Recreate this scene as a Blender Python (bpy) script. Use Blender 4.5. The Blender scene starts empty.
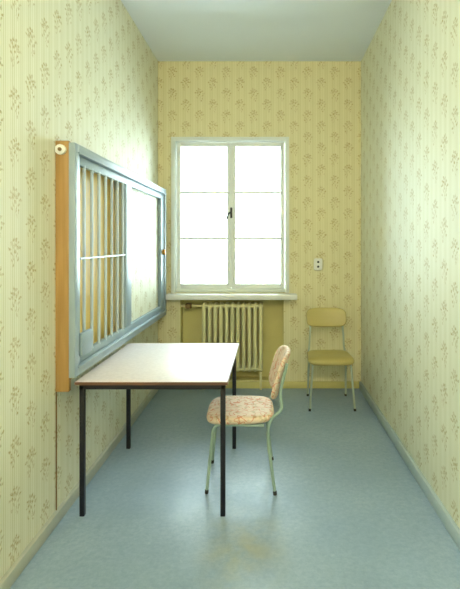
import bpy, bmesh, math
from mathutils import Vector, Matrix

scene = bpy.context.scene
scene.view_settings.view_transform = 'Standard'
scene.view_settings.look = 'None'

XL, XR, D, H, F0 = -1.148, 0.952, 4.76, 3.38, -1.3

# ------------------------------------------------------------ materials
def s2l(c):
    return tuple(((v/255)/12.92 if v/255 <= .04045 else (((v/255)+.055)/1.055)**2.4) for v in c) + (1,)

class NT:
    def __init__(s, name):
        s.m = bpy.data.materials.new(name); s.m.use_nodes = True
        s.t = s.m.node_tree; s.b = s.t.nodes['Principled BSDF']
    def n(s, typ, **k):
        x = s.t.nodes.new(typ)
        for a, v in k.items(): setattr(x, a, v)
        return x
    def l(s, a, b): s.t.links.new(a, b)
    def put(s, sock, v):
        if isinstance(v, bpy.types.NodeSocket): s.l(v, sock)
        else: sock.default_value = v
    def math(s, op, a, b=None, c=None):
        x = s.n('ShaderNodeMath', operation=op)
        s.put(x.inputs[0], a)
        if b is not None: s.put(x.inputs[1], b)
        if c is not None: s.put(x.inputs[2], c)
        return x.outputs[0]
    def mix(s, f, a, b):
        x = s.n('ShaderNodeMix', data_type='RGBA')
        s.put(x.inputs[0], f); s.put(x.inputs[6], a); s.put(x.inputs[7], b)
        return x.outputs[2]
    def mr(s, v, a, b, c=0., d=1.):
        x = s.n('ShaderNodeMapRange'); s.put(x.inputs[0], v)
        for i, q in enumerate((a, b, c, d)): x.inputs[1+i].default_value = q
        return x.outputs[0]
    def pos(s):
        return s.n('ShaderNodeNewGeometry').outputs['Position']
    def noise(s, scale, detail=4, vec=None, rough=.5):
        x = s.n('ShaderNodeTexNoise'); x.inputs['Scale'].default_value = scale
        x.inputs['Detail'].default_value = detail; x.inputs['Roughness'].default_value = rough
        s.l(vec if vec is not None else s.pos(), x.inputs['Vector']); return x.outputs['Fac']
    def bump(s, h, strength, dist=.002):
        x = s.n('ShaderNodeBump'); x.inputs['Strength'].default_value = strength
        x.inputs['Distance'].default_value = dist; s.l(h, x.inputs['Height'])
        s.l(x.outputs[0], s.b.inputs['Normal'])

def plain(name, rgb, rough=.5, metal=0., var=.06, nscale=12, bump=.05, coat=0.):
    q = NT(name); c = s2l(rgb)
    d = tuple(v*(1-var*2.2) for v in c[:3]) + (1,)
    f = q.noise(nscale)
    q.l(q.mix(f, c, d), q.b.inputs['Base Color'])
    q.b.inputs['Roughness'].default_value = rough
    q.b.inputs['Metallic'].default_value = metal
    q.b.inputs['Coat Weight'].default_value = coat
    if bump: q.bump(q.noise(nscale*6), bump)
    return q.m

def wallpaper(name, axis, base=(228,227,202), light=(239,239,220), sprig=(180,164,104)):
    q = NT(name)
    sx = q.n('ShaderNodeSeparateXYZ'); q.l(q.pos(), sx.inputs[0])
    u = sx.outputs[0 if axis == 'X' else 1]; v = sx.outputs[2]
    u = q.math('ADD', u, 10.03)
    A, B = .14, .225
    cu = q.math('DIVIDE', u, A)
    ci = q.math('FLOOR', cu)
    lu = q.math('MULTIPLY', q.math('SUBTRACT', q.math('FRACT', cu), .5), A)
    odd = q.math('MULTIPLY', q.math('MODULO', ci, 2.), .5)
    cv = q.math('ADD', q.math('DIVIDE', v, B), odd)
    lv = q.math('MULTIPLY', q.math('SUBTRACT', q.math('FRACT', cv), .5), B)
    par = q.math('MODULO', q.math('FLOOR', cv), 2.)
    sg = q.math('MULTIPLY_ADD', par, 2., -1.)
    lu = q.math('MULTIPLY', lu, sg)
    cx = q.n('ShaderNodeCombineXYZ'); q.l(lu, cx.inputs[0]); q.l(lv, cx.inputs[1])
    base_v = cx.outputs[0]
    nz = q.n('ShaderNodeTexNoise'); nz.inputs['Scale'].default_value = 52; q.l(q.pos(), nz.inputs['Vector'])
    sb = q.n('ShaderNodeVectorMath', operation='SUBTRACT'); q.l(nz.outputs['Color'], sb.inputs[0]); sb.inputs[1].default_value = (.5,)*3
    vm = q.n('ShaderNodeVectorMath', operation='MULTIPLY_ADD')
    q.l(sb.outputs[0], vm.inputs[0]); vm.inputs[1].default_value = (.024, .024, 0); q.l(base_v, vm.inputs[2])
    wv = vm.outputs[0]
    leaves = [(-.010,.062,20,.009,.014),(.012,.058,-40,.010,.012),(-.030,.044,60,.009,.015),
        (.032,.040,-65,.010,.013),(-.008,.036,5,.014,.012),(.014,.024,-30,.013,.012),
        (-.024,.020,45,.012,.012),(-.046,.016,75,.007,.013),(.048,.010,-75,.008,.015),
        (.000,.000,10,.010,.012),(.034,-.014,-35,.008,.013),(-.016,-.018,25,.006,.016),
        (.012,-.040,-14,.0035,.030),(-.030,-.040,35,.007,.012),(.032,-.048,-20,.007,.012),(.020,-.074,10,.006,.011)]
    K = .88
    cur = None
    for (x, y, r, a, b) in leaves:
        mp = q.n('ShaderNodeMapping', vector_type='TEXTURE')
        mp.inputs['Location'].default_value = (x*K, y*K, 0)
        mp.inputs['Rotation'].default_value = (0, 0, math.radians(r))
        mp.inputs['Scale'].default_value = (a*K, b*K, 1)
        q.l(wv, mp.inputs['Vector'])
        ln = q.n('ShaderNodeVectorMath', operation='LENGTH'); q.l(mp.outputs[0], ln.inputs[0])
        cur = ln.outputs['Value'] if cur is None else q.math('MINIMUM', cur, ln.outputs['Value'])
    mask = q.mr(cur, 1.2, .5)
    tex = q.mr(q.noise(110, 2), .38, .62, .3, .95)
    mask = q.math('MULTIPLY', mask, tex)
    s1 = q.math('SINE', q.math('MULTIPLY', u, 2*math.pi/.0175))
    s2 = q.math('SINE', q.math('MULTIPLY', u, 2*math.pi/.070))
    st = q.math('MULTIPLY_ADD', s1, .36, .5)
    st = q.math('ADD', st, q.math('MULTIPLY', s2, .14))
    st = q.math('MAXIMUM', q.math('MINIMUM', st, 1.), 0.)
    col = q.mix(st, s2l((int(base[0]*.93), int(base[1]*.93), int(base[2]*.87))), s2l(light))
    big = q.mr(q.noise(1.3, 3), .3, .7)
    col2 = q.mix(q.math('MULTIPLY', big, .25), col, s2l(base))
    col3 = q.mix(mask, col2, s2l(sprig))
    q.l(col3, q.b.inputs['Base Color'])
    q.b.inputs['Roughness'].default_value = .6
    q.bump(q.math('ADD', st, q.math('MULTIPLY', mask, .6)), .2, .001)
    return q.m

M = {}
M['wp_side'] = wallpaper('wallpaper_side', 'Y')
M['wp_back'] = wallpaper('wallpaper_back', 'X', base=(232,223,178), light=(238,231,194), sprig=(188,166,102))
M['niche'] = plain('niche_paint', (218,208,136), .6, var=.08, nscale=5)
M['ceil'] = plain('ceiling_paint', (234,242,250), .8, var=.02, nscale=2)
M['blue'] = plain('bluegrey_enamel', (162,180,190), .38, var=.08, nscale=9)
M['bluedk'] = plain('bluegrey_enamel_dark', (152,172,182), .4, var=.08, nscale=9)
M['bar'] = plain('bar_enamel', (190,206,214), .35, var=.04, nscale=9)
M['black'] = plain('black_steel', (24,22,30), .4, var=.1)
M['white'] = plain('white_gloss_paint', (238,242,236), .35, var=.03)
M['winpaint'] = plain('window_paint', (230,236,230), .4, var=.04)
M['sill'] = plain('sill_paint', (242,242,236), .35, var=.04)
M['rad'] = plain('radiator_enamel', (226,220,168), .4, var=.08)
M['tubegreen'] = plain('green_tube_enamel', (154,178,164), .3, var=.08)
M['tubechrome'] = plain('pale_tube', (186,198,182), .3, metal=.3)
M['vinyl'] = plain('olive_vinyl', (196,180,106), .42, var=.1, nscale=7, bump=.1)
M['plastic'] = plain('white_plastic', (244,244,236), .3, bump=0)
M['dark'] = plain('dark_slot', (40,38,34), .6, bump=0)
M['brass'] = plain('brass', (190,130,50), .35, metal=.6, bump=0)
M['brown'] = plain('brown_pipe', (130,102,54), .5)
M['basel'] = plain('baseboard_cream', (196,200,182), .45, var=.14, nscale=6)
M['baser'] = plain('baseboard_pale', (184,200,200), .4, var=.06, nscale=6)
M['door'] = plain('door_paint', (210,208,190), .45)

def wood(name, a, b, axis=2):
    q = NT(name)
    mp = q.n('ShaderNodeMapping'); sc = [30, 30, 30]; sc[axis] = 1.6
    mp.inputs['Scale'].default_value = sc; q.l(q.pos(), mp.inputs[0])
    f = q.noise(1.2, 6, mp.outputs[0])
    q.l(q.mix(q.mr(f, .3, .7), s2l(a), s2l(b)), q.b.inputs['Base Color'])
    q.b.inputs['Roughness'].default_value = .45
    q.bump(f, .1)
    return q.m
M['wood'] = wood('orange_wood', (184,148,90), (156,118,62))
M['ochre'] = wood('ochre_panel', (240,210,122), (226,190,98))
M['edge'] = wood('brown_edge', (120,84,60), (92,60,44), 0)

q = NT('cream_laminate')
f = q.noise(60, 5)
q.l(q.mix(q.mr(f, .35, .65), s2l((238,228,226)), s2l((229,218,216))), q.b.inputs['Base Color'])
q.b.inputs['Roughness'].default_value = .42
M['lam'] = q.m

q = NT('blue_linoleum')
n1 = q.mr(q.noise(1.6, 5), .3, .7)
n2 = q.mr(q.noise(34, 8, rough=.75), .38, .62)
c = q.mix(n1, s2l((136,158,176)), s2l((158,178,192)))
c = q.mix(q.math('MULTIPLY', n2, .5), c, s2l((116,142,160)))
sc_ = q.math('MULTIPLY', q.mr(q.noise(11, 8, rough=.7), .60, .70), .3)
c = q.mix(sc_, c, s2l((182,198,206)))
stv = q.n('ShaderNodeMapping', vector_type='TEXTURE')
stv.inputs['Location'].default_value = (-.13, 2.25, 0); stv.inputs['Scale'].default_value = (.24, .36, 10)
q.l(q.pos(), stv.inputs[0])
sl = q.n('ShaderNodeVectorMath', operation='LENGTH'); q.l(stv.outputs[0], sl.inputs[0])
sm = q.math('MULTIPLY', q.mr(sl.outputs['Value'], 1.1, .1), q.mr(q.noise(7, 5), .35, .65))
c = q.mix(q.math('MULTIPLY', sm, .5), c, s2l((180,172,116)))
q.l(c, q.b.inputs['Base Color'])
q.l(q.mr(q.noise(5, 5), .3, .7, .32, .46), q.b.inputs['Roughness'])
q.bump(q.math('ADD', q.noise(9, 4), q.math('MULTIPLY', q.noise(90, 3), .35)), .3, .005)
M['floor'] = q.m

q = NT('patterned_upholstery')
nzz = q.n('ShaderNodeTexNoise'); nzz.inputs['Scale'].default_value = 20; nzz.inputs['Detail'].default_value = 1
q.l(q.pos(), nzz.inputs['Vector'])
r1 = q.math('ABSOLUTE', q.math('SUBTRACT', nzz.outputs['Fac'], .5))
m1 = q.mr(r1, .035, .015)
nz2 = q.noise(28, 2)
m2 = q.mr(nz2, .58, .62)
c = q.mix(q.math('MULTIPLY', m1, .75), s2l((230,208,182)), s2l((208,124,80)))
c = q.mix(q.math('MULTIPLY', m2, .5), c, s2l((184,160,116)))
q.l(c, q.b.inputs['Base Color']); q.b.inputs['Roughness'].default_value = .75
q.bump(q.noise(300, 2), .2, .001)
M['fabric'] = q.m

q = NT('window_glass')
tr = q.n('ShaderNodeBsdfTransparent'); gl = q.n('ShaderNodeBsdfGlossy'); gl.inputs['Roughness'].default_value = .02
tr.inputs[0].default_value = (.95, .99, .98, 1)
ms = q.n('ShaderNodeMixShader'); fr = q.n('ShaderNodeFresnel'); fr.inputs[0].default_value = 1.45
q.l(fr.outputs[0], ms.inputs[0]); q.l(tr.outputs[0], ms.inputs[1]); q.l(gl.outputs[0], ms.inputs[2])
q.l(ms.outputs[0], q.t.nodes['Material Output'].inputs[0])
M['glass'] = q.m
q = NT('fill_globe_glow')  # emitter for the added fill globe behind the camera
q.b.inputs['Base Color'].default_value = (1, .95, .85, 1)
q.b.inputs['Emission Color'].default_value = (1, .92, .76, 1); q.b.inputs['Emission Strength'].default_value = 108
M['fill_glow'] = q.m

# ------------------------------------------------------------ geometry helpers
def empty(name, loc):
    e = bpy.data.objects.new(name, None); e.location = loc
    e.empty_display_size = .1
    scene.collection.objects.link(e); return e

def finish(bm, name, mat, parent=None, smooth=False):
    bmesh.ops.recalc_face_normals(bm, faces=bm.faces)
    me = bpy.data.meshes.new(name); bm.to_mesh(me); bm.free()
    mats = mat if isinstance(mat, (list, tuple)) else [mat]
    for m in mats: me.materials.append(M[m])
    if smooth:
        for p in me.polygons: p.use_smooth = True
        try: me.set_sharp_from_angle(angle=math.radians(40))
        except Exception: pass
    o = bpy.data.objects.new(name, me); scene.collection.objects.link(o)
    if parent:
        o.parent = parent; o.matrix_parent_inverse = Matrix.Translation(-parent.location)
    return o

def add_box(bm, a, b, bev=0.):
    c = [(a[i]+b[i])/2 for i in range(3)]; s = [abs(b[i]-a[i]) for i in range(3)]
    t = bmesh.new()
    bmesh.ops.create_cube(t, size=1, matrix=Matrix.Translation(c) @ Matrix.Diagonal((*s, 1)))
    if bev: bmesh.ops.bevel(t, geom=t.edges[:], offset=bev, segments=2, affect='EDGES', profile=.5)
    me = bpy.data.meshes.new('t'); t.to_mesh(me); t.free(); bm.from_mesh(me); bpy.data.meshes.remove(me)

def boxes(name, lst, mat, parent=None, bev=0.):
    bm = bmesh.new()
    for a, b in lst: add_box(bm, a, b, bev)
    return finish(bm, name, mat, parent, smooth=bev > 0)

def round_path(pts, r, seg=5, closed=False):
    P = [Vector(p) for p in pts]; n = len(P); out = []
    for i in range(n):
        if not closed and i in (0, n-1): out.append(P[i]); continue
        a, b, c = P[i-1], P[i], P[(i+1) % n]
        d1 = (a-b); d2 = (c-b); rr = min(r, d1.length*.49, d2.length*.49)
        s = b+d1.normalized()*rr; e = b+d2.normalized()*rr
        for k in range(seg+1):
            t = k/seg; out.append(s*(1-t)**2+b*2*t*(1-t)+e*t*t)
    return out

def add_tube(bm, pts, r, seg=12, closed=False, cap=True):
    P = [Vector(p) for p in pts]; n = len(P); rings = []
    def tan(i):
        if closed: return (P[(i+1) % n]-P[i-1]).normalized()
        return (P[min(i+1, n-1)]-P[max(i-1, 0)]).normalized()
    t0 = tan(0); up = Vector((0, 0, 1)) if abs(t0.z) < .9 else Vector((1, 0, 0))
    nrm = t0.cross(up).normalized()
    for i in range(n):
        t = tan(i)
        nrm = (nrm-t*nrm.dot(t)).normalized(); bn = t.cross(nrm)
        rings.append([bm.verts.new(P[i]+nrm*r*math.cos(2*math.pi*k/seg)+bn*r*math.sin(2*math.pi*k/seg)) for k in range(seg)])
    for i in range(n if closed else n-1):
        A, B = rings[i], rings[(i+1) % n]
        for k in range(seg):
            bm.faces.new((A[k], A[(k+1) % seg], B[(k+1) % seg], B[k]))
    if not closed and cap:
        bm.faces.new(rings[0]); bm.faces.new(rings[-1])

def tube(name, paths, r, mat, parent=None, closed=False, seg=12):
    bm = bmesh.new()
    for p in paths: add_tube(bm, p, r, seg, closed)
    return finish(bm, name, mat, parent, smooth=True)

def cushion(name, a, b, t, xf, mat, parent, n=5, dome=.006, N=56, edge=None):
    e = edge or t/2
    prof = []
    for s in (.15, .4, .65, .85): prof.append((s, -t/2))
    for k in range(7):
        an = -math.pi/2+math.pi*k/6
        prof.append(('e', e-e*math.cos(an), (t/2)*math.sin(an)))
    for s in (.85, .65, .4, .15): prof.append((s, t/2+dome*(1-s*s)))
    bm = bmesh.new(); rings = []
    for p in prof:
        ring = []
        for k in range(N):
            th = 2*math.pi*k/N; c, s_ = math.cos(th), math.sin(th)
            cu = math.copysign(abs(c)**(2/n), c); cv = math.copysign(abs(s_)**(2/n), s_)
            if p[0] == 'e': u, v, w = (a-p[1])*cu, (b-p[1])*cv, p[2]
            else: u, v, w = (a-e)*p[0]*cu, (b-e)*p[0]*cv, p[1]
            ring.append(bm.verts.new(xf(u, v, w)))
        rings.append(ring)
    for i in range(len(rings)-1):
        for k in range(N):
            bm.faces.new((rings[i][k], rings[i][(k+1) % N], rings[i+1][(k+1) % N], rings[i+1][k]))
    bm.faces.new(rings[0]); bm.faces.new(rings[-1])
    return finish(bm, name, mat, parent, smooth=True)

# ------------------------------------------------------------ room shell
WT = .3
boxes('floor', [((XL-WT, F0-WT, -.1), (XR+WT, D+.45, 0))], 'floor')
boxes('ceiling', [((XL-WT, F0-WT, H), (XR+WT, D+.45, H+.1))], 'ceil')
boxes('wall_left', [((XL-WT, F0, 0), (XL, D, H))], 'wp_side')
boxes('wall_right', [((XR, F0, 0), (XR+WT, D, H))], 'wp_side')
WX0, WX1, WZ0, WZ1 = -1.0, .195, .985, 2.585
NX0, NX1, NZ0 = -.92, .155, .075
T2 = D+.4
boxes('wall_back', [
    ((XL-WT, D, 0), (WX0, T2, H)), ((WX1, D, 0), (XR+WT, T2, H)),
    ((WX0, D, WZ1), (WX1, T2, H)),
    ((WX0, D, 0), (NX0, T2, WZ0)), ((NX1, D, 0), (WX1, T2, WZ0)),
    ((NX0, D, .93), (NX1, T2, WZ0)), ((NX0, D, 0), (NX1, T2, NZ0))], 'wp_back')
boxes('wall_niche', [((NX0, D+.13, NZ0), (NX1, T2-.02, .93)),
    ((NX0, D+.002, NZ0), (NX0+.006, D+.13, .93)), ((NX1-.006, D+.002, NZ0), (NX1, D+.13, .93)),
    ((NX0+.006, D+.002, NZ0), (NX1-.006, D+.13, NZ0+.006))], 'niche')
boxes('wall_front', [((XL-WT, F0-WT, 0), (-.45, F0, H)), ((.45, F0-WT, 0), (XR+WT, F0, H)),
    ((-.45, F0-WT, 2.1), (.45, F0, H))], 'wp_back')
dr = empty('door_1', (0, F0-.05, 0))
boxes('leaf', [((-.41, F0-.09, .005), (.41, F0-.05, 2.06))], 'door', dr, .003)
boxes('jambs', [((-.449, F0-.12, 0), (-.412, F0+.01, 2.098)), ((.412, F0-.12, 0), (.449, F0+.01, 2.098)),
    ((-.412, F0-.12, 2.062), (.412, F0+.01, 2.098))], 'white', dr)
tube('handle', [round_path([(.34, F0-.05, 1.05), (.34, F0+.01, 1.05), (.22, F0+.01, 1.05)], .02)], .009, 'brass', dr)

def basebd(name, x0, x1, y0, y1, mat, h=.065):
    boxes(name, [((x0, y0, 0), (x1, y1, h))], mat, None, .004)
basebd('baseboard_left', XL, XL+.024, F0, D-.022, 'basel', .065)
basebd('baseboard_right', XR-.024, XR, F0, D-.022, 'baser', .075)
basebd('baseboard_back', XL, XR, D-.020, D, 'niche', .07)

# ------------------------------------------------------------ back window
w = empty('window_1', ((WX0+WX1)/2, D+.1, WZ0))
y0, y1 = D-.012, D+.13
fw = .04
boxes('casing', [((WX0-.012, y0, WZ0), (WX0+fw-.012, y1, WZ1+.012)), ((WX1-fw+.012, y0, WZ0), (WX1+.012, y1, WZ1+.012)),
    ((WX0+fw-.012, y0, WZ1-fw+.012), (WX1-fw+.012, y1, WZ1+.012)), ((WX0+fw-.012, D+.05, WZ0), (WX1-fw+.012, y1, WZ0+.035))], 'winpaint', w, .003)
ix0, ix1, iz0, iz1 = WX0+.032, WX1-.032, WZ0+.036, WZ1-.032
xm = (231.5-269)/460*(D+.07)
def sash(nm, a, b, ya, yb, fr_, z0=iz0, z1=iz1, mt='white'):
    L = [((a, ya, z0), (a+fr_, yb, z1)), ((b-fr_, ya, z0), (b, yb, z1)),
         ((a+fr_, ya, z1-fr_), (b-fr_, yb, z1)), ((a+fr_, ya, z0), (b-fr_, yb, z0+fr_*1.25))]
    for f_ in (1/3, 2/3):
        z = z0+fr_+(z1-z0-2*fr_)*f_
        L.append(((a+fr_, ya+.008, z-.013), (b-fr_, yb-.006, z+.013)))
    boxes(nm, L, mt, w, .003)
    boxes(nm+'_pane', [((a+fr_-.003, (ya+yb)/2-.0015, z0+fr_-.003), (b-fr_+.003, (ya+yb)/2+.0015, z1-fr_+.003))], 'glass', w)
sash('sash_left', ix0, xm-.002, D+.055, D+.095, .042)
sash('sash_right', xm+.002, ix1, D+.055, D+.095, .042)
boxes('meeting_strip', [((xm-.018, D+.044, iz0+.02), (xm+.018, D+.0545, iz1-.02))], 'white', w, .003)
boxes('handle_plate', [((xm-.011, D+.036, 1.76), (xm+.011, D+.0435, 1.87))], 'dark', w, .003)
tube('handle', [round_path([(xm, D+.037, 1.82), (xm, D-.004, 1.82), (xm-.03, D-.006, 1.80), (xm-.045, D-.006, 1.74)], .012)], .008, 'dark', w)
tube('latches', [[(xm+.03, D+.05, z-.02), (xm+.03, D+.05, z+.02)] for z in (1.12, 2.42)], .005, 'winpaint', w)
boxes('outer_frame', [((WX0, D+.27, WZ0), (WX0+.045, D+.32, WZ1)), ((WX1-.045, D+.27, WZ0), (WX1, D+.32, WZ1)),
    ((WX0+.045, D+.27, WZ1-.045), (WX1-.045, D+.32, WZ1)), ((WX0+.045, D+.27, WZ0), (WX1-.045, D+.32, WZ0+.05)),
    ((xm-.03, D+.27, WZ0+.05), (xm+.03, D+.32, WZ1-.045))], 'white', w)
boxes('window_sill', [((-1.045, D-.13, .925), (.285, D-.0005, .98))], 'sill', None, .008)

# ------------------------------------------------------------ radiator
R = empty('radiator', (-.37, D+.03, .1))
rx0, rx1, N = -.695, -.055, 11
yf, yb = D-.055, D+.075; zb, zt = .175, .885
bm = bmesh.new()
sp_ = (rx1-rx0)/N
for i in range(N):
    x = rx0+sp_*(i+.5)
    add_tube(bm, round_path([(x, yf, zb+.02), (x, yf, zt-.02), (x, yb, zt-.02), (x, yb, zb+.02)], .045, 5, True), .0205, 10, True)
    add_tube(bm, [(x, (yf+yb)/2, zb+.02), (x, (yf+yb)/2, zt-.02)], .019, 10)
for z in (zb+.035, zt-.035):
    for yy in (yf+.012, (yf+yb)/2):
        add_tube(bm, [(rx0+.01, yy, z), (rx1-.01, yy, z)], .021, 12)
finish(bm, 'sections', 'rad', R, True)
boxes('feet', [((x-.012, yf-.01, .0), (x+.012, yf+.03, zb+.01)) for x in (rx0+sp_*.5, rx1-sp_*.5)], 'rad', R, .003)
tube('pipes', [[(NX0+.01, D+.01, zt-.035), (rx0+.01, D+.01, zt-.035)],
    round_path([(rx0+.01, D+.01, zb+.035), (-.80, D+.01, zb+.035), (-.80, D+.01, .085)], .03)], .014, 'rad', R)
boxes('valve', [((-.865, D-.02, zt-.06), (-.80, D+.04, zt-.01))], 'brown', R, .01)
tube('valve_wheel', [[(-.83, D-.055, zt-.035), (-.83, D-.02, zt-.035)]], .026, 'brown', R)

# ------------------------------------------------------------ wall socket
S = empty('wall_socket', (.507, D, 1.28))
cushion('plate', .045, .062, .014, lambda u, v, q_: Vector((.507+u, D-.008-q_, 1.28+v)), 'plastic', S, n=7, dome=.001)
tube('inserts', [[(.507, D-.02, 1.28+s_*.024), (.507, D-.0165, 1.28+s_*.024)] for s_ in (-1, 1)], .012, 'dark', S)

# ------------------------------------------------------------ barred hatch on the left wall
P = empty('barred_service_hatch', (-1.1, 3.55, .775))
py0, py1 = 2.47, 4.66; pz0, pz1 = .775, 2.04
xf_ = -1.04; xb_ = -1.075; xw = XL+.0005
boxes('wood_carcass', [((xw, py0, .70), (xb_, py0+.03, pz1+.01)), ((xw, py1-.03, .76), (xb_, py1, pz1)),
    ((xw, py0+.03, pz1-.03), (xb_, py1-.03, pz1)), ((xw, py0+.03, .76), (xb_, py1-.03, .80))], 'wood', P, .002)
ow = .055
boxes('outer_frame', [((xb_, py0-.004, pz0), (xf_, py0+ow, pz1)), ((xb_, py1-ow, pz0), (xf_, py1, pz1)),
    ((xb_, py0+ow, pz1-ow), (xf_, py1-ow, pz1)), ((xb_, py0+ow, pz0), (xf_, py1-ow, pz0+ow))], 'blue', P, .004)
gx0, gx1 = -1.082, -1.052
iw = .05; a0, a1 = py0+ow+.002, py1-ow-.002; c0, c1 = pz0+ow+.002, pz1-ow-.002
mid0, mid1 = 3.37, 3.50
boxes('inner_frame', [((gx0, a0, c0), (gx1, a0+.035, c1)), ((gx0, a1-.12, c0), (gx1, a1, c1)),
    ((gx0, a0+.035, c1-iw), (gx1, a1-.12, c1)), ((gx0, a0+.035, c0), (gx1, a1-.12, c0+iw)),
    ((gx0, mid0, c0+iw), (gx1+.006, mid1, c1-iw))], 'bluedk', P, .003)
boxes('rails', [((xf_, py0+.03, pz0+ow-.012), (xf_+.012, py1-.03, pz0+ow)), ((xf_, py0+.03, pz1-ow), (xf_+.012, py1-.03, pz1-ow+.012))], 'blue', P, .003)
b0, b1 = a0+.035, mid0; zc0, zc1 = c0+iw, c1-iw
nb = 7
tube('bars', [[(gx0+.024, b0+(b1-b0)*(k+.6)/nb, zc0-.01), (gx0+.024, b0+(b1-b0)*(k+.6)/nb, zc1+.01)] for k in range(nb)], .009, 'bar', P)
boxes('cross_bar', [((gx0+.010, b0, 1.408), (gx0+.032, b1, 1.418))], 'blue', P)
boxes('back_panel', [((xw, py0+.03, .80), (xw+.002, mid0+.04, pz1-.03))], 'ochre', P)
boxes('pale_panel', [((xw, mid0+.04, .80), (gx0-.002, py1-.03, pz1-.03))], 'wp_side', P)
boxes('lock_box', [((gx1, a0+.01, c0+.04), (gx1+.022, a0+.16, c0+.17))], 'bluedk', P, .006)
tube('pull_knob', [[(gx1, a1-.06, 1.41), (gx1+.03, a1-.06, 1.41)]], .026, 'brass', P)
tube('bell_button', [[(-1.115, py0-.018, 2.0), (-1.115, py0, 2.0)]], .028, 'plastic', P)
tube('bell_button_centre', [[(-1.115, py0-.024, 2.0), (-1.115, py0-.018, 2.0)]], .010, 'brown', P)
tube('wall_cable', [[(XL+.006, 2.47, .066), (XL+.006, 2.47, .70)]], .0035, 'brown', None)

# ------------------------------------------------------------ table
T = empty('desk_table', (-.645, 2.98, 0))
tx0, tx1, ty0, ty1, tz = -1.062, -.228, 2.512, 3.48, .742
boxes('table_top', [((tx0, ty0, tz-.018), (tx1, ty1, tz))], 'lam', T, .002)
boxes('edge_band', [((tx0, ty0-.003, tz-.018), (tx1, ty0, tz-.002)), ((tx1, ty0-.003, tz-.018), (tx1+.003, ty1, tz-.002))], 'edge', T)
lw = .027
X0, X1, Y0, Y1 = tx0+.022, tx1-.012, ty0+.008, ty1-.105
boxes('frame', [((X0, Y0, tz-.044), (X1, Y0+lw*.8, tz-.0182)), ((X0, Y1-lw*.8, tz-.044), (X1, Y1, tz-.0182)),
    ((X0, Y0, tz-.044), (X0+lw*.8, Y1, tz-.0182)), ((X1-lw*.8, Y0, tz-.044), (X1, Y1, tz-.0182))], 'black', T)
i = 1
for x in (X0, X1-lw):
    for y in (Y0, Y1-lw):
        boxes(f'leg_{i}', [((x, y, 0), (x+lw, y+lw, tz-.02))], 'black', T, .003); i += 1

# ------------------------------------------------------------ chairs
def chair(name, loc, rot, seat_mat, back_mat, tube_mat, back_h, back_z, seat_n, lean=.26, curve=.03, by=.222, ff=.190, rf=.222):
    E = empty(name, loc)
    Rm = Matrix.Translation(loc) @ Matrix.Rotation(rot, 4, 'Z')
    W = lambda *p: Rm @ Vector(p)
    r = .0095
    yb_ = lambda z: by+(z-.60)*lean
    paths = []
    for s in (-1, 1):
        paths.append([W(*p) for p in round_path([(s*ff, -.205, .0), (s*.172, -.165, .405), (s*.172, .14, .395), ], .05, 6)])
        paths.append([W(*p) for p in round_path([(s*rf, .205, .0), (s*.180, .160, .33), (s*.178, .172, .43), (s*.170, by+.004, .49),
            (s*.166, yb_(.58)-.012, .58), (s*.150, yb_(back_z+back_h*.3)-curve*.6+.012, back_z+back_h*.3)], .05, 6)])
    tube('frame_tubes', paths, r, tube_mat, E)
    tube('cross_tubes', [[W(-.172, -.12, .400), W(.172, -.12, .400)], [W(-.172, .12, .396), W(.172, .12, .396)]], r*.9, tube_mat, E)
    fp = []
    for s in (-1, 1):
        fp.append([W(s*ff, -.205, 0), W(s*(ff-.0008), -.2035, .022)])
        fp.append([W(s*rf, .205, 0), W(s*(rf-.0025), .2025, .022)])
    tube('feet', fp, .0115, 'dark', E)
    def sxf(u, v, w_):
        k = 1-.10*(v/.21)*.5
        z = .434+w_-.010*math.exp(-((u/.12)**2+((v-.02)/.12)**2))-max(0, (-v-.13))*.12
        return W(u*k, v-.005, z)
    cushion('seat', .208, .212, .05, sxf, seat_mat, E, n=seat_n, dome=.008)
    def bxf(u, v, w_):
        yy = yb_(v+back_z)-curve*(u/.2)**2
        return W(u, yy-w_-.012, back_z+v)
    cushion('backrest', .198, back_h/2, .026, bxf, back_mat, E, n=4, dome=.004)
    return E
chair('chair', (-.176, 2.955, 0), math.radians(-88), 'fabric', 'fabric', 'tubegreen', .29, .675, 4, .30, .052, .252)
chair('chair', (.566, 4.31, 0), math.radians(0), 'vinyl', 'vinyl', 'tubechrome', .185, .765, 5, ff=.202, rf=.186)

# ------------------------------------------------------------ glowing globe added unseen behind camera as warm fill
L = empty('added_fill_globe', (0, -.8, 2.9))
tube('cord', [[(0, -.8, 2.84), (0, -.8, 3.38)]], .006, 'plastic', L)
bm = bmesh.new(); bmesh.ops.create_uvsphere(bm, u_segments=32, v_segments=16, radius=.17, matrix=Matrix.Translation((0, -.8, 2.68)))
finish(bm, 'fill_globe', 'fill_glow', L, True)

# ------------------------------------------------------------ sky light
wd = bpy.data.worlds.new('sky'); scene.world = wd; wd.use_nodes = True
bg = wd.node_tree.nodes['Background']; bg.inputs[0].default_value = (.80, .94, 1, 1); bg.inputs[1].default_value = 20
pl = bpy.data.lights.new('window_portal', 'AREA'); pl.shape = 'RECTANGLE'; pl.size = 1.2; pl.size_y = 1.6
pl.cycles.is_portal = True
po = bpy.data.objects.new('window_portal', pl); po.location = ((WX0+WX1)/2, D+.36, (WZ0+WZ1)/2)
po.rotation_euler = (math.radians(-90), 0, 0); scene.collection.objects.link(po)

# ------------------------------------------------------------ camera
cd = bpy.data.cameras.new('camera'); cam = bpy.data.objects.new('camera', cd)
cd.sensor_fit = 'AUTO'; cd.sensor_width = 36; cd.lens = 460/589*36
cd.shift_x = -39/589; cd.shift_y = -51.5/589
cd.clip_start = .02
cam.location = (0, 0, 1.5); cam.rotation_euler = (math.radians(90), 0, 0)
scene.collection.objects.link(cam); scene.camera = cam
